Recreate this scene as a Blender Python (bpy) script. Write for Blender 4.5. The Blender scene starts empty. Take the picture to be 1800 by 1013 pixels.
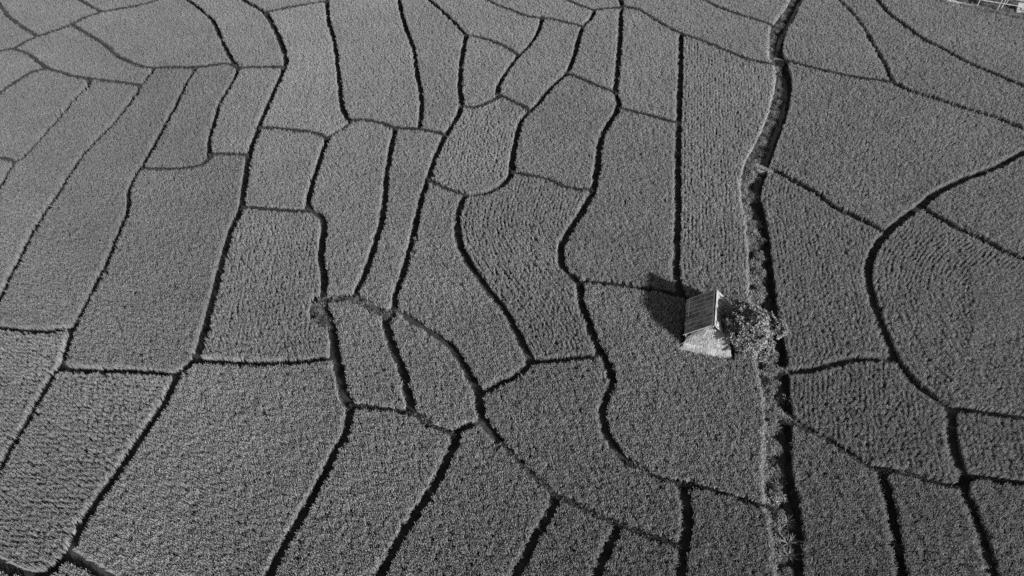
import bpy, math, random
import numpy as np
from mathutils import Vector, Matrix, Euler

R = math.radians
random.seed(7)
rng = np.random.RandomState(11)
scene = bpy.context.scene
col = scene.collection

# ---------------------------------------------------------------- camera, light, exposure
cam_data = bpy.data.cameras.new('camera')
cam_data.sensor_fit = 'HORIZONTAL'
cam_data.angle = 2 * math.atan(900 / 1285)
cam_data.clip_start, cam_data.clip_end = 0.5, 6000
cam = bpy.data.objects.new('camera', cam_data)
col.objects.link(cam)
cam.location = (0, 0, 45)
cam.rotation_euler = (R(90 - 48), 0, 0)
scene.camera = cam

SUN_ELEV = R(23.5)
SUN_AZ = R(136)                       # clockwise from +Y: behind the camera, to its right
sun_dir = Vector((math.sin(SUN_AZ) * math.cos(SUN_ELEV), math.cos(SUN_AZ) * math.cos(SUN_ELEV), math.sin(SUN_ELEV)))
world = bpy.data.worlds.new('World')
scene.world = world
world.use_nodes = True
wn, wl = world.node_tree.nodes, world.node_tree.links
wn.clear()
sky = wn.new('ShaderNodeTexSky')
sky.sky_type = 'NISHITA'
sky.sun_disc = False
sky.sun_elevation, sky.sun_rotation = SUN_ELEV, SUN_AZ
bw = wn.new('ShaderNodeRGBToBW')      # the photograph is black and white: daylight without its colour
bg = wn.new('ShaderNodeBackground')
bg.inputs['Strength'].default_value = 0.072
wo = wn.new('ShaderNodeOutputWorld')
wl.new(sky.outputs[0], bw.inputs[0]); wl.new(bw.outputs[0], bg.inputs[0]); wl.new(bg.outputs[0], wo.inputs[0])
sd = bpy.data.lights.new('sun', 'SUN')
sd.energy, sd.angle = 5.0, R(0.7)
sun = bpy.data.objects.new('sun', sd)
col.objects.link(sun)
sun.location = (40, -40, 80)
sun.rotation_euler = sun_dir.to_track_quat('Z', 'Y').to_euler()
vs = scene.view_settings
vs.view_transform, vs.look, vs.gamma, vs.use_curve_mapping = 'Standard', 'None', 1, False
vs.exposure = 1.93
scene.render.engine = 'CYCLES'
scene.cycles.use_denoising = False
scene.cycles.max_bounces = 5
scene.cycles.diffuse_bounces = 3

# ---------------------------------------------------------------- materials (all grey)
def new_mat(name):
    m = bpy.data.materials.new(name); m.use_nodes = True
    n, l = m.node_tree.nodes, m.node_tree.links
    n.clear()
    return m, n, l, n.new('ShaderNodeOutputMaterial')

def surface_mat(name, lo, hi, scale, rough=0.85, stretch=(1, 1, 1), bump=0.0, bump_scale=None, detail=6, spec=0.2):
    m, n, l, out = new_mat(name)
    b = n.new('ShaderNodeBsdfPrincipled'); b.inputs['Roughness'].default_value = rough
    b.inputs['Specular IOR Level'].default_value = spec
    tc = n.new('ShaderNodeTexCoord'); mp = n.new('ShaderNodeMapping'); mp.inputs['Scale'].default_value = stretch
    t = n.new('ShaderNodeTexNoise'); t.inputs['Scale'].default_value = scale; t.inputs['Detail'].default_value = detail
    r = n.new('ShaderNodeValToRGB')
    r.color_ramp.elements[0].position, r.color_ramp.elements[1].position = 0.32, 0.68
    r.color_ramp.elements[0].color = (lo, lo, lo, 1); r.color_ramp.elements[1].color = (hi, hi, hi, 1)
    l.new(tc.outputs['Object'], mp.inputs[0]); l.new(mp.outputs[0], t.inputs['Vector'])
    l.new(t.outputs['Fac'], r.inputs[0]); l.new(r.outputs[0], b.inputs['Base Color'])
    if bump:
        t2 = n.new('ShaderNodeTexNoise'); t2.inputs['Scale'].default_value = bump_scale or scale * 3
        l.new(mp.outputs[0], t2.inputs['Vector'])
        bp = n.new('ShaderNodeBump'); bp.inputs['Strength'].default_value = bump; bp.inputs['Distance'].default_value = 0.05
        l.new(t2.outputs['Fac'], bp.inputs['Height']); l.new(bp.outputs[0], b.inputs['Normal'])
    l.new(b.outputs[0], out.inputs[0])
    return m

def leaf_mat(name, base, trans=0.35, tone_attr=True, noise=0.0, nscale=3.0):
    """diffuse + translucent leaf; 'tone' is carried by each tuft (instance attribute)"""
    m, n, l, out = new_mat(name)
    d = n.new('ShaderNodeBsdfDiffuse'); t = n.new('ShaderNodeBsdfTranslucent'); mx = n.new('ShaderNodeMixShader')
    mx.inputs[0].default_value = trans
    src = None
    if tone_attr:
        a = n.new('ShaderNodeAttribute'); a.attribute_type = 'INSTANCER'; a.attribute_name = 'tone'
        src = a.outputs['Fac']
    else:
        tc = n.new('ShaderNodeTexCoord'); ns = n.new('ShaderNodeTexNoise'); ns.inputs['Scale'].default_value = nscale
        l.new(tc.outputs['Object'], ns.inputs['Vector'])
        mr = n.new('ShaderNodeMapRange'); mr.inputs['From Min'].default_value = 0.3; mr.inputs['From Max'].default_value = 0.7
        mr.inputs['To Min'].default_value = 1 - noise; mr.inputs['To Max'].default_value = 1 + noise
        l.new(ns.outputs['Fac'], mr.inputs['Value']); src = mr.outputs[0]
    mu = n.new('ShaderNodeMath'); mu.operation = 'MULTIPLY'; mu.inputs[1].default_value = base
    l.new(src, mu.inputs[0])
    l.new(mu.outputs[0], d.inputs['Color']); l.new(mu.outputs[0], t.inputs['Color'])
    l.new(d.outputs[0], mx.inputs[1]); l.new(t.outputs[0], mx.inputs[2]); l.new(mx.outputs[0], out.inputs[0])
    return m

M = {
    'rice': leaf_mat('rice_leaf', 0.165, 0.36),
    'grass': leaf_mat('bank_grass_leaf', 0.15, 0.25),
    'shade_weed': leaf_mat('shade_weed_leaf', 0.03, 0.2),  # leaf colour darkened to stand in for shade in the cross furrows
    'soil': surface_mat('wet_soil', 0.010, 0.026, 0.9, 0.95, bump=0.5, bump_scale=7, spec=0.0),
    'bund': surface_mat('dry_bund_soil', 0.07, 0.15, 2.5, 0.95, bump=0.6, bump_scale=14),
    'yard': surface_mat('yard_ground', 0.015, 0.05, 0.9, 0.95, bump=0.4, bump_scale=9),
    'sheet': surface_mat('weathered_roof_sheet', 0.03, 0.125, 2.6, 0.8, (1.6, 1.6, 1), bump=0.35, bump_scale=24),
    'sheet_dark': surface_mat('sooty_roof_sheet', 0.025, 0.075, 3.5, 0.85, (1.6, 1.6, 1), bump=0.35, bump_scale=24),
    'sheet_grey': surface_mat('grey_roof_sheet', 0.06, 0.15, 3.0, 0.75, (1.6, 1.6, 1), bump=0.35, bump_scale=24),
    'strip': surface_mat('bamboo_strip', 0.17, 0.3, 6, 0.7, (1, 6, 1)),
    'cap': surface_mat('pale_ridge_sheet', 0.07, 0.17, 4, 0.6, bump=0.3, bump_scale=20),
    'plank': surface_mat('old_plank', 0.05, 0.11, 5, 0.9, (6, 6, 1), bump=0.3),
    'post': surface_mat('round_post', 0.10, 0.18, 5, 0.85, (4, 4, 1)),
    'thatch': surface_mat('straw_bed', 0.09, 0.19, 8, 0.95, (3, 3, .5), bump=0.6, bump_scale=30),
    'straw': leaf_mat('dry_straw', 0.178, 0.15, False, 0.3, 2.5),
    'leaf': leaf_mat('tree_leaf', 0.125, 0.2, False, 0.3, 1.6),
    'shrub': leaf_mat('shrub_leaf', 0.10, 0.3, False, 0.35, 2.4),
    'spike': leaf_mat('spiky_leaf', 0.115, 0.2, False, 0.2, 3.0),
    'bark': surface_mat('bark', 0.07, 0.15, 7, 0.95, (3, 3, .6), bump=0.6),
    'pole': surface_mat('pale_pole', 0.13, 0.22, 5, 0.7),
    'concrete': surface_mat('pale_concrete', 0.12, 0.22, 2.5, 0.9, bump=0.25, bump_scale=15),
}
wm, n_, l_, o_ = new_mat('ditch_water')
wb = n_.new('ShaderNodeBsdfPrincipled'); wb.inputs['Base Color'].default_value = (.012, .012, .012, 1); wb.inputs['Roughness'].default_value = 0.25; wb.inputs['Specular IOR Level'].default_value = 0.25
wt = n_.new('ShaderNodeTexNoise'); wt.inputs['Scale'].default_value = 3.0
wp_ = n_.new('ShaderNodeBump'); wp_.inputs['Strength'].default_value = 0.15
l_.new(wt.outputs['Fac'], wp_.inputs['Height']); l_.new(wp_.outputs[0], wb.inputs['Normal']); l_.new(wb.outputs[0], o_.inputs[0])
M['water'] = wm

# ---------------------------------------------------------------- mesh helpers
def link_mesh(name, verts, faces, mat, parent=None, loc=None, smooth=False):
    me = bpy.data.meshes.new(name)
    me.from_pydata([tuple(v) for v in verts], [], [tuple(f) for f in faces])
    if mat: me.materials.append(mat)
    if smooth: me.polygons.foreach_set('use_smooth', [True] * len(me.polygons))
    o = bpy.data.objects.new(name, me)
    col.objects.link(o)
    if parent: o.parent = parent
    if loc is not None: o.location = loc
    return o

def tag(o, label=None, cat=None, group=None, kind=None):
    if label: o['label'] = label
    if cat: o['category'] = cat
    if group: o['group'] = group
    if kind: o['kind'] = kind
    return o

def empty(name, loc, rz=0.0):
    o = bpy.data.objects.new(name, None); col.objects.link(o)
    o.location = loc; o.rotation_euler = (0, 0, rz); o.empty_display_size = 0.3
    return o

def box_vf(x0, x1, y0, y1, z0, z1):
    v = [(x0, y0, z0), (x1, y0, z0), (x1, y1, z0), (x0, y1, z0), (x0, y0, z1), (x1, y0, z1), (x1, y1, z1), (x0, y1, z1)]
    f = [(0, 3, 2, 1), (4, 5, 6, 7), (0, 1, 5, 4), (1, 2, 6, 5), (2, 3, 7, 6), (3, 0, 4, 7)]
    return v, f

def tube_vf(path, radii, n=8):
    v, f = [], []
    path = [Vector(p) for p in path]
    for i, p in enumerate(path):
        d = (path[min(i + 1, len(path) - 1)] - path[max(i - 1, 0)]).normalized()
        a = d.orthogonal().normalized(); b = d.cross(a)
        for k in range(n):
            t = 2 * math.pi * k / n
            v.append(p + (a * math.cos(t) + b * math.sin(t)) * radii[i])
    for i in range(len(path) - 1):
        for k in range(n):
            f.append((i * n + k, i * n + (k + 1) % n, (i + 1) * n + (k + 1) % n, (i + 1) * n + k))
    f.append(tuple(range(n - 1, -1, -1))); f.append(tuple(range((len(path) - 1) * n, len(path) * n)))
    return v, f

def merge(*vfs):
    V, Fc = [], []
    for v, f in vfs:
        o = len(V); V += list(v); Fc += [tuple(i + o for i in q) for q in f]
    return V, Fc

_ph = rng.rand(40, 4)
def fnoise(x, y, wl, seed=0, n=6):
    """smooth value noise about 0, feature size wl metres"""
    s = 0
    for k in range(n):
        a, b, c, d = _ph[(seed * 7 + k) % 40]
        f = 2 * math.pi / (wl * (0.6 + 0.9 * c)); th = 2 * math.pi * a
        s = s + np.sin((x * math.cos(th) + y * math.sin(th)) * f + b * 20 + 1.7 * np.sin((x * math.sin(th) - y * math.cos(th)) * f * .6 + d * 20))
    return s / n * 1.4

# ---------------------------------------------------------------- the field plan, in metres on the ground
EDGES = {
  '1': ([(-74.51,98.77),(-66.35,89.97),(-63.72,87.13),(-62.08,85.12),(-59.15,82.34),(-57.33,80.99),(-56.05,79.94)], 0.42, ''),
  '2': ([(-68.54,67.42),(-59.90,75.75),(-59.01,76.62),(-57.72,77.24),(-56.96,78.64),(-56.05,79.94),(-53.70,82.07),(-53.05,83.03),(-51.98,84.70),(-50.59,85.83),(-47.60,87.13),(-45.50,88.31),(-43.60,90.27),(-35.26,98.90)], 0.41, ''),
  '3': ([(-65.87,99.35),(-57.06,91.20),(-54.75,89.06),(-52.63,87.28),(-50.59,85.83)], 0.42, ''),
  '4': ([(-52.96,82.61),(-51.39,81.26),(-49.06,79.42),(-47.10,77.75),(-45.43,75.87),(-43.82,74.66),(-41.68,73.46),(-40.11,72.99)], 0.42, ''),
  '5': ([(-40.11,72.99),(-38.15,73.23),(-35.34,73.23),(-32.95,73.82),(-31.67,73.82),(-30.72,73.11)], 0.41, ''),
  '6': ([(-30.72,73.11),(-27.88,73.23),(-25.54,73.34)], 0.36, ''),
  '7': ([(-57.66,77.12),(-55.45,76.00),(-53.66,74.42),(-51.72,72.87),(-49.86,72.06),(-48.08,71.25),(-46.44,70.91),(-43.73,70.35),(-41.52,69.90),(-40.41,69.57)], 0.41, ''),
  '8': ([(-62.36,57.06),(-55.74,67.07),(-55.03,68.14),(-54.20,70.35),(-53.18,72.29),(-51.72,72.87)], 0.41, ''),
  '9': ([(-40.11,72.99),(-40.35,69.57),(-40.47,67.07),(-40.82,62.87),(-41.42,60.26),(-41.94,57.24),(-42.03,53.79),(-41.98,51.75),(-42.09,49.40),(-42.06,46.29),(-41.78,43.37),(-41.52,40.31),(-41.35,38.94),(-41.32,37.44),(-41.11,25.44)], 0.48, ''),
  '10': ([(-46.44,70.91),(-46.17,69.57),(-46.63,66.86),(-46.87,63.36),(-47.28,59.70),(-47.56,57.42),(-48.02,56.09),(-48.01,54.29),(-47.84,52.80),(-47.79,51.35),(-47.37,39.36)], 0.48, ''),
  '11': ([(-62.82,58.83),(-50.95,57.06),(-49.76,56.89),(-48.74,56.71),(-48.00,56.18)], 0.36, ''),
  '12': ([(-35.41,73.23),(-35.57,70.35),(-35.45,65.91),(-35.51,61.60),(-35.52,58.14),(-35.57,55.49),(-35.69,53.79),(-35.60,51.99),(-35.18,50.95),(-34.68,49.09),(-34.49,46.43),(-34.26,44.05),(-34.18,41.13),(-34.13,38.21),(-34.17,36.27),(-34.16,35.48),(-33.95,34.20),(-33.62,32.33),(-33.94,31.09),(-33.92,30.34),(-34.02,28.68),(-34.04,27.09),(-34.24,25.43),(-34.27,23.84),(-34.37,22.85),(-35.54,10.91)], 0.48, ''),
  '13': ([(-52.77,37.43),(-40.85,35.99),(-39.91,35.87),(-37.54,35.53),(-35.73,35.53),(-34.28,35.76)], 0.46, ''),
  '14': ([(-33.57,31.91),(-31.19,31.75),(-28.91,31.75),(-26.60,31.55),(-24.59,31.45)], 0.46, ''),
  '15': ([(-51.78,99.14),(-43.07,90.89),(-41.14,89.06),(-38.76,86.55),(-36.68,84.13),(-35.18,81.40),(-33.71,78.38),(-31.79,74.78),(-30.63,72.99),(-30.67,69.24),(-30.91,66.65),(-30.62,63.56),(-30.29,60.26),(-29.84,58.41),(-29.38,56.97)], 0.46, ''),
  '16': ([(-29.38,56.97),(-29.80,55.92),(-31.13,55.40),(-33.47,55.23),(-35.54,55.40)], 0.41, ''),
  '17': ([(-29.53,57.51),(-28.05,57.60),(-25.89,57.42)], 0.40, ''),
  '18': ([(-44.58,99.19),(-35.91,90.89),(-34.00,89.06),(-31.97,87.13),(-30.50,85.69),(-28.85,82.61),(-27.32,79.29),(-25.84,75.38),(-25.51,73.82),(-25.63,69.90),(-25.71,66.33),(-25.81,62.87),(-25.70,61.89),(-25.78,59.52),(-25.59,56.62),(-24.91,52.07),(-24.59,49.94),(-24.73,46.87),(-24.48,42.70),(-24.12,38.45),(-23.92,35.31),(-23.78,33.28),(-23.92,32.59),(-24.64,31.19),(-24.85,28.82),(-25.58,26.05),(-26.27,23.30),(-26.95,21.02),(-27.29,18.87),(-27.35,17.80),(-27.66,17.20),(-28.14,16.68),(-28.47,16.28),(-36.14,7.04)], 0.60, ''),
  '19': ([(-43.04,22.44),(-32.05,17.62),(-31.18,17.24),(-30.31,16.86),(-29.16,16.58),(-28.09,16.58)], 0.55, ''),
  '20': ([(-27.38,17.87),(-26.24,17.37),(-25.24,16.92),(-24.52,16.58),(-23.86,16.18),(-13.63,9.90)], 0.50, ''),
  '21': ([(-23.68,32.64),(-21.16,32.48),(-19.01,32.38),(-16.89,32.43),(-14.93,32.64),(-13.45,32.96)], 0.46, ''),
  '22': ([(-24.58,49.86),(-22.51,49.63),(-19.67,49.32),(-18.28,49.32)], 0.41, ''),
  '23': ([(-30.50,85.69),(-29.86,85.98),(-27.02,87.28),(-23.48,88.61)], 0.36, ''),
  '24': ([(-27.14,102.78),(-23.99,91.20),(-23.41,89.06),(-22.44,84.13),(-21.09,79.68),(-19.56,73.46),(-18.06,66.33),(-17.78,65.29),(-16.84,63.36),(-16.50,63.07)], 0.48, ''),
  '25': ([(-16.50,63.07),(-16.99,62.08),(-17.32,61.60),(-18.10,60.74),(-18.48,60.26)], 0.42, ''),
  '26': ([(-25.70,61.89),(-24.47,61.79),(-21.90,61.41),(-19.86,60.93),(-18.48,60.26)], 0.41, ''),
  '27': ([(-18.48,60.26),(-18.58,57.87),(-18.66,54.29),(-18.68,51.75),(-18.50,49.94),(-17.73,49.09),(-16.93,48.34),(-16.57,47.16),(-16.39,45.22),(-16.13,43.17),(-15.58,41.39),(-15.32,39.87),(-15.27,38.51)], 0.52, ''),
  '27b': ([(-15.27,38.51),(-14.95,37.73),(-14.38,36.74),(-13.80,35.14),(-13.23,32.90),(-12.59,31.04),(-12.13,29.64),(-11.62,28.73)], 0.66, ''),
  '27c': ([(-15.30,38.70),(-15.64,38.03),(-15.51,37.32),(-15.14,36.74),(-14.52,36.27)], 0.90, 'g'),
  '28': ([(-11.62,28.73),(-11.49,27.88),(-11.54,26.32),(-11.72,25.74),(-12.07,24.74),(-12.61,22.77),(-13.33,20.63),(-14.04,18.62),(-14.65,16.62),(-14.81,16.07),(-18.05,4.52)], 0.56, ''),
  '29': ([(-11.61,28.68),(-10.14,28.58),(-8.73,28.35),(-7.17,28.11)], 0.40, 'g'),
  '30': ([(-9.97,36.97),(-9.47,34.92),(-8.71,33.12),(-7.92,31.19),(-7.69,30.14),(-7.25,28.97),(-7.09,28.11)], 0.60, ''),
  '31': ([(-7.17,28.11),(-6.67,27.88),(-5.94,27.32),(-5.23,26.86),(-4.14,26.45)], 0.46, 'g'),
  '32': ([(-4.14,26.45),(-3.64,26.72),(-2.86,27.09),(-2.08,27.41)], 0.50, ''),
  '33': ([(-4.14,26.45),(-3.88,25.96),(-4.07,25.17),(-4.63,23.59),(-5.51,21.68),(-6.24,20.36),(-7.05,18.73),(-7.91,16.72),(-8.18,16.14),(-13.29,5.29)], 0.58, ''),
  '34': ([(-15.57,38.64),(-14.23,38.88),(-12.86,38.88),(-11.61,38.15),(-10.63,37.56),(-9.68,37.14)], 0.85, 'g'),
  '34b': ([(-10.11,37.38),(-9.18,37.56)], 0.70, 'g'),
  '35': ([(-11.81,61.89),(-11.90,59.05),(-11.89,55.49),(-11.74,51.83),(-11.58,49.09),(-11.71,46.43),(-11.97,43.37),(-12.33,40.75),(-12.79,39.06)], 0.52, ''),
  '36': ([(-16.50,63.07),(-14.99,63.17),(-13.16,62.57),(-11.81,61.89),(-9.59,61.60),(-6.82,60.83)], 0.41, ''),
  '37': ([(-17.58,102.87),(-14.78,91.20),(-14.26,89.06),(-13.51,85.12),(-12.38,80.60),(-11.32,77.12),(-10.80,73.46),(-10.03,69.57),(-9.48,65.91),(-9.36,61.70)], 0.46, ''),
  '38': ([(-5.39,80.20),(-5.61,77.49),(-5.71,72.64),(-5.58,68.47),(-5.32,65.60),(-5.96,62.87),(-6.92,59.70),(-7.62,56.01),(-7.89,53.79),(-8.21,51.75),(-8.47,48.64),(-8.66,45.22),(-8.99,42.04),(-9.33,39.87),(-9.43,38.64),(-9.19,37.62)], 0.50, ''),
  '39': ([(-19.12,100.91),(-12.07,91.20),(-10.52,89.06),(-8.60,86.12),(-7.04,83.30),(-5.40,80.33)], 0.46, ''),
  '40': ([(-5.40,80.33),(-3.01,79.29),(-0.99,77.75),(0.78,75.87)], 0.41, ''),
  '41': ([(-13.14,99.14),(-4.73,90.58),(-3.24,89.06),(-1.78,87.57),(0.14,86.12),(1.82,84.84),(3.89,84.27),(5.95,83.58),(8.63,82.21)], 0.41, ''),
  '42': ([(3.76,84.41),(3.12,80.99),(1.92,77.75),(0.78,75.63),(-0.51,72.64),(-1.42,69.57),(-1.53,67.93)], 0.44, ''),
  '43': ([(-1.53,67.93),(-0.67,67.18),(0.90,65.91),(1.90,64.98)], 0.40, 'g'),
  '44': ([(-5.32,65.60),(-4.06,65.39),(-2.88,66.02),(-1.52,67.18),(-1.46,67.93)], 0.34, ''),
  '45': ([(-2.83,99.25),(5.46,90.58),(6.92,89.06),(8.48,87.57),(10.23,86.26)], 0.41, ''),
  '46': ([(10.23,86.26),(9.75,84.41),(8.48,82.07),(7.74,78.77),(7.08,75.38),(6.20,72.17)], 0.48, ''),
  '47': ([(10.25,86.41),(11.75,86.70),(13.77,86.99)], 0.36, ''),
  '48': ([(6.19,72.06),(5.19,70.69),(4.06,68.80),(2.76,66.12),(1.90,64.88),(0.87,62.57),(0.40,59.33),(0.00,56.01),(-0.05,54.72),(-0.80,53.05),(-1.85,52.07),(-2.73,51.67),(-4.14,51.43)], 0.50, ''),
  '49': ([(6.19,72.06),(7.87,70.69),(9.63,69.24),(11.25,68.14)], 0.41, ''),
  '50': ([(8.73,102.10),(12.99,90.89),(13.69,89.06),(13.80,87.28),(13.51,85.83),(12.76,79.68),(11.63,71.48),(11.19,68.14),(11.17,65.39),(9.90,62.57),(8.85,59.70),(8.28,56.01),(7.77,52.96),(7.35,51.51),(6.30,49.09),(5.16,46.87),(4.37,44.95),(4.19,43.17),(4.60,41.78),(5.53,40.68),(5.62,39.87),(5.62,38.45),(6.06,36.27),(6.52,34.20),(7.08,32.59),(7.38,31.19),(7.31,30.49),(6.79,29.30),(6.48,28.02),(6.55,26.50),(7.00,25.43),(7.67,24.35),(7.95,24.14)], 0.52, ''),
  '50b': ([(7.88,24.18),(8.49,23.84),(9.43,23.18),(10.66,22.81),(11.13,22.65)], 0.36, 'g'),
  '51': ([(13.80,87.28),(15.76,86.41),(17.59,83.72),(20.09,80.60),(22.32,79.03),(24.57,76.87),(26.80,75.02),(30.07,73.58)], 0.42, ''),
  '52': ([(20.16,80.60),(19.80,78.77),(18.62,71.48),(17.38,64.27),(16.29,57.87),(15.41,52.07),(14.96,49.09),(14.13,44.25),(13.63,40.94),(13.78,39.49),(14.27,38.51),(15.84,37.62)], 0.52, ''),
  '52b': ([(15.84,37.62),(17.52,36.97),(19.85,36.39)], 0.30, ''),
  '53': ([(11.17,65.39),(12.87,64.57),(14.72,63.76),(17.13,62.57)], 0.41, ''),
  '54': ([(4.45,103.85),(14.06,96.67),(22.21,90.58),(24.06,89.06),(26.02,86.84),(28.07,85.12),(30.06,83.72),(32.46,81.66)], 0.42, ''),
  '55': ([(-0.05,54.72),(1.19,54.46),(3.17,53.79),(5.46,52.47),(7.55,52.15)], 0.41, ''),
  '56': ([(-7.88,53.71),(-6.31,52.47),(-5.22,51.91),(-4.14,51.43)], 0.41, ''),
  '57': ([(-4.14,51.43),(-4.62,50.48),(-4.84,48.64),(-4.72,46.15),(-4.12,43.84),(-2.93,41.39),(-1.61,39.25),(-0.36,37.03),(0.66,34.58),(1.28,32.96),(1.36,32.48)], 0.54, ''),
  '58': ([(1.36,32.59),(2.64,32.59),(4.40,32.80),(6.26,33.06),(6.88,33.28)], 0.48, ''),
  '59': ([(1.36,32.43),(0.50,31.34),(-1.04,30.44),(-2.18,29.69)], 0.48, ''),
  '60': ([(-9.32,37.62),(-8.56,37.20),(-7.68,36.45),(-6.26,35.31),(-4.87,34.20),(-3.79,32.59),(-2.70,30.49),(-2.38,29.50),(-2.22,28.35),(-1.91,27.27),(-1.26,26.32),(-0.78,25.69)], 0.60, ''),
  '60b': ([(-0.86,25.78),(-0.19,25.00),(0.84,23.84),(1.84,22.77),(2.81,21.76)], 0.36, 'g'),
  '61': ([(2.81,21.76),(3.79,21.41),(4.96,20.75),(6.49,19.99),(7.53,19.54),(8.45,19.17),(9.57,18.80),(10.65,18.22)], 0.46, 'g'),
  '62': ([(2.81,21.76),(2.64,21.02),(2.02,19.87),(1.27,18.62),(0.41,16.96),(0.00,16.18),(-5.61,5.57)], 0.56, ''),
  '63': ([(6.70,19.91),(6.53,19.24),(5.82,18.01),(5.15,16.68),(4.91,16.18),(-0.29,5.36)], 0.54, ''),
  '64': ([(11.13,22.65),(11.24,21.92),(11.25,20.63),(10.94,19.13),(10.53,17.90),(10.09,16.18),(7.12,4.55)], 0.60, ''),
  '65': ([(11.13,22.65),(12.47,22.40),(13.62,22.00),(15.01,21.53),(16.97,20.79)], 0.38, ''),
  '66': ([(5.52,40.62),(7.95,40.49),(10.23,39.99),(12.21,39.56),(14.02,39.00)], 0.42, ''),
  '67': ([(38.44,102.61),(41.02,90.89),(41.42,89.06),(42.13,85.12),(42.33,81.40),(42.19,77.49),(42.05,73.82),(41.64,70.24)], 0.50, ''),
  '68': ([(41.64,70.24),(43.11,68.47),(45.06,67.18),(47.55,65.29),(49.73,63.87),(51.93,61.89),(52.65,61.21),(61.41,53.01)], 0.72, ''),
  '69': ([(46.45,102.89),(46.28,90.89),(46.25,89.06),(46.53,85.69),(47.61,82.07),(48.46,79.42),(50.12,76.87),(51.63,74.18),(53.61,71.83),(55.52,69.57),(56.21,68.69),(63.64,59.26)], 0.66, ''),
  '70': ([(30.42,75.02),(31.17,74.66),(32.95,73.58),(35.55,72.17),(37.79,71.25),(41.64,70.24)], 0.42, ''),
  '71': ([(23.48,55.57),(24.40,55.32),(25.37,54.80),(26.74,53.21),(28.15,51.75),(29.30,49.78),(30.96,48.34),(32.82,46.50)], 0.64, ''),
  '72': ([(62.12,64.84),(51.77,58.78),(50.22,57.87),(46.38,55.49),(43.21,54.04),(39.25,51.75),(37.18,50.01),(35.03,48.34),(32.85,46.43),(30.91,44.05),(29.82,42.04),(29.29,39.87),(28.99,37.44),(28.90,34.92),(28.88,32.75),(29.29,31.19),(29.40,30.69),(30.32,29.40),(31.25,28.44),(32.48,28.39),(34.22,28.02),(36.10,27.74),(36.83,27.60),(48.62,25.36)], 0.55, ''),
  '73': ([(37.15,49.94),(38.04,48.64),(39.17,47.16),(40.75,45.79),(42.09,44.25),(43.36,43.23),(44.04,42.63),(53.00,34.66)], 0.60, ''),
  '74': ([(19.77,31.50),(20.26,31.60),(21.72,31.70),(23.21,32.06),(25.11,32.59),(26.59,32.80),(28.88,32.75)], 0.46, ''),
  '75': ([(31.25,28.44),(30.69,26.77),(30.17,25.00),(30.11,23.72),(30.26,23.18),(29.60,22.40),(29.59,21.13),(29.53,19.61),(29.33,18.01),(29.07,16.62),(28.97,16.01),(27.06,4.16)], 0.60, ''),
  '76': ([(30.21,23.22),(31.51,23.01),(33.73,22.69),(34.42,22.56),(46.24,20.48)], 0.42, ''),
  '77': ([(19.09,27.88),(19.53,27.55),(20.84,26.50),(21.92,25.61),(23.15,24.56),(24.15,23.76),(25.39,23.59),(27.10,23.10),(28.78,22.48),(29.70,22.36)], 0.46, 'g'),
  '78': ([(24.57,23.63),(24.62,23.01),(24.38,21.02),(24.08,19.13),(23.64,16.68),(23.53,16.01),(21.67,4.15)], 0.62, ''),
  '79': ([(49.86,101.62),(53.78,90.27),(54.46,88.31),(57.62,86.99),(58.17,86.12),(59.68,85.55),(61.05,84.70),(63.44,83.85),(74.76,79.88)], 0.30, ''),
}
DITCH_LEFT = [(40.74,101.25),(35.80,90.32),(34.65,87.76),(32.87,84.87),(31.07,81.69),(29.82,77.27),(29.30,74.80),(29.60,73.36),(28.63,69.36),(26.59,64.08),(24.69,60.09),(22.82,56.72),(22.01,54.73),(21.21,51.92),(20.88,48.20),(20.36,44.61),(19.63,40.82),(19.31,38.95),(18.98,36.63),(18.61,34.37),(18.32,32.49),(18.27,31.15),(18.18,29.31),(17.63,26.78),(16.97,23.94),(16.70,22.91),(16.45,21.23),(16.48,20.12),(16.32,18.85),(15.93,16.64),(15.83,16.09),(13.71,4.28)]
DITCH_RIGHT = [(42.96,100.95),(37.40,90.32),(36.37,88.35),(34.43,84.45),(32.54,80.76),(31.11,76.89),(31.08,74.44),(30.58,70.48),(28.85,65.10),(27.05,61.13),(25.48,57.70),(24.43,55.33),(22.94,51.92),(22.78,51.44),(22.66,48.87),(22.20,45.16),(21.59,41.20),(21.04,37.74),(20.86,35.37),(20.58,33.02),(20.35,31.61),(19.88,28.79),(19.65,27.56),(19.12,25.80),(18.64,23.77),(18.51,22.38),(18.51,21.23),(18.23,19.63),(17.50,16.64),(17.39,16.09),(15.00,4.34)]
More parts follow.
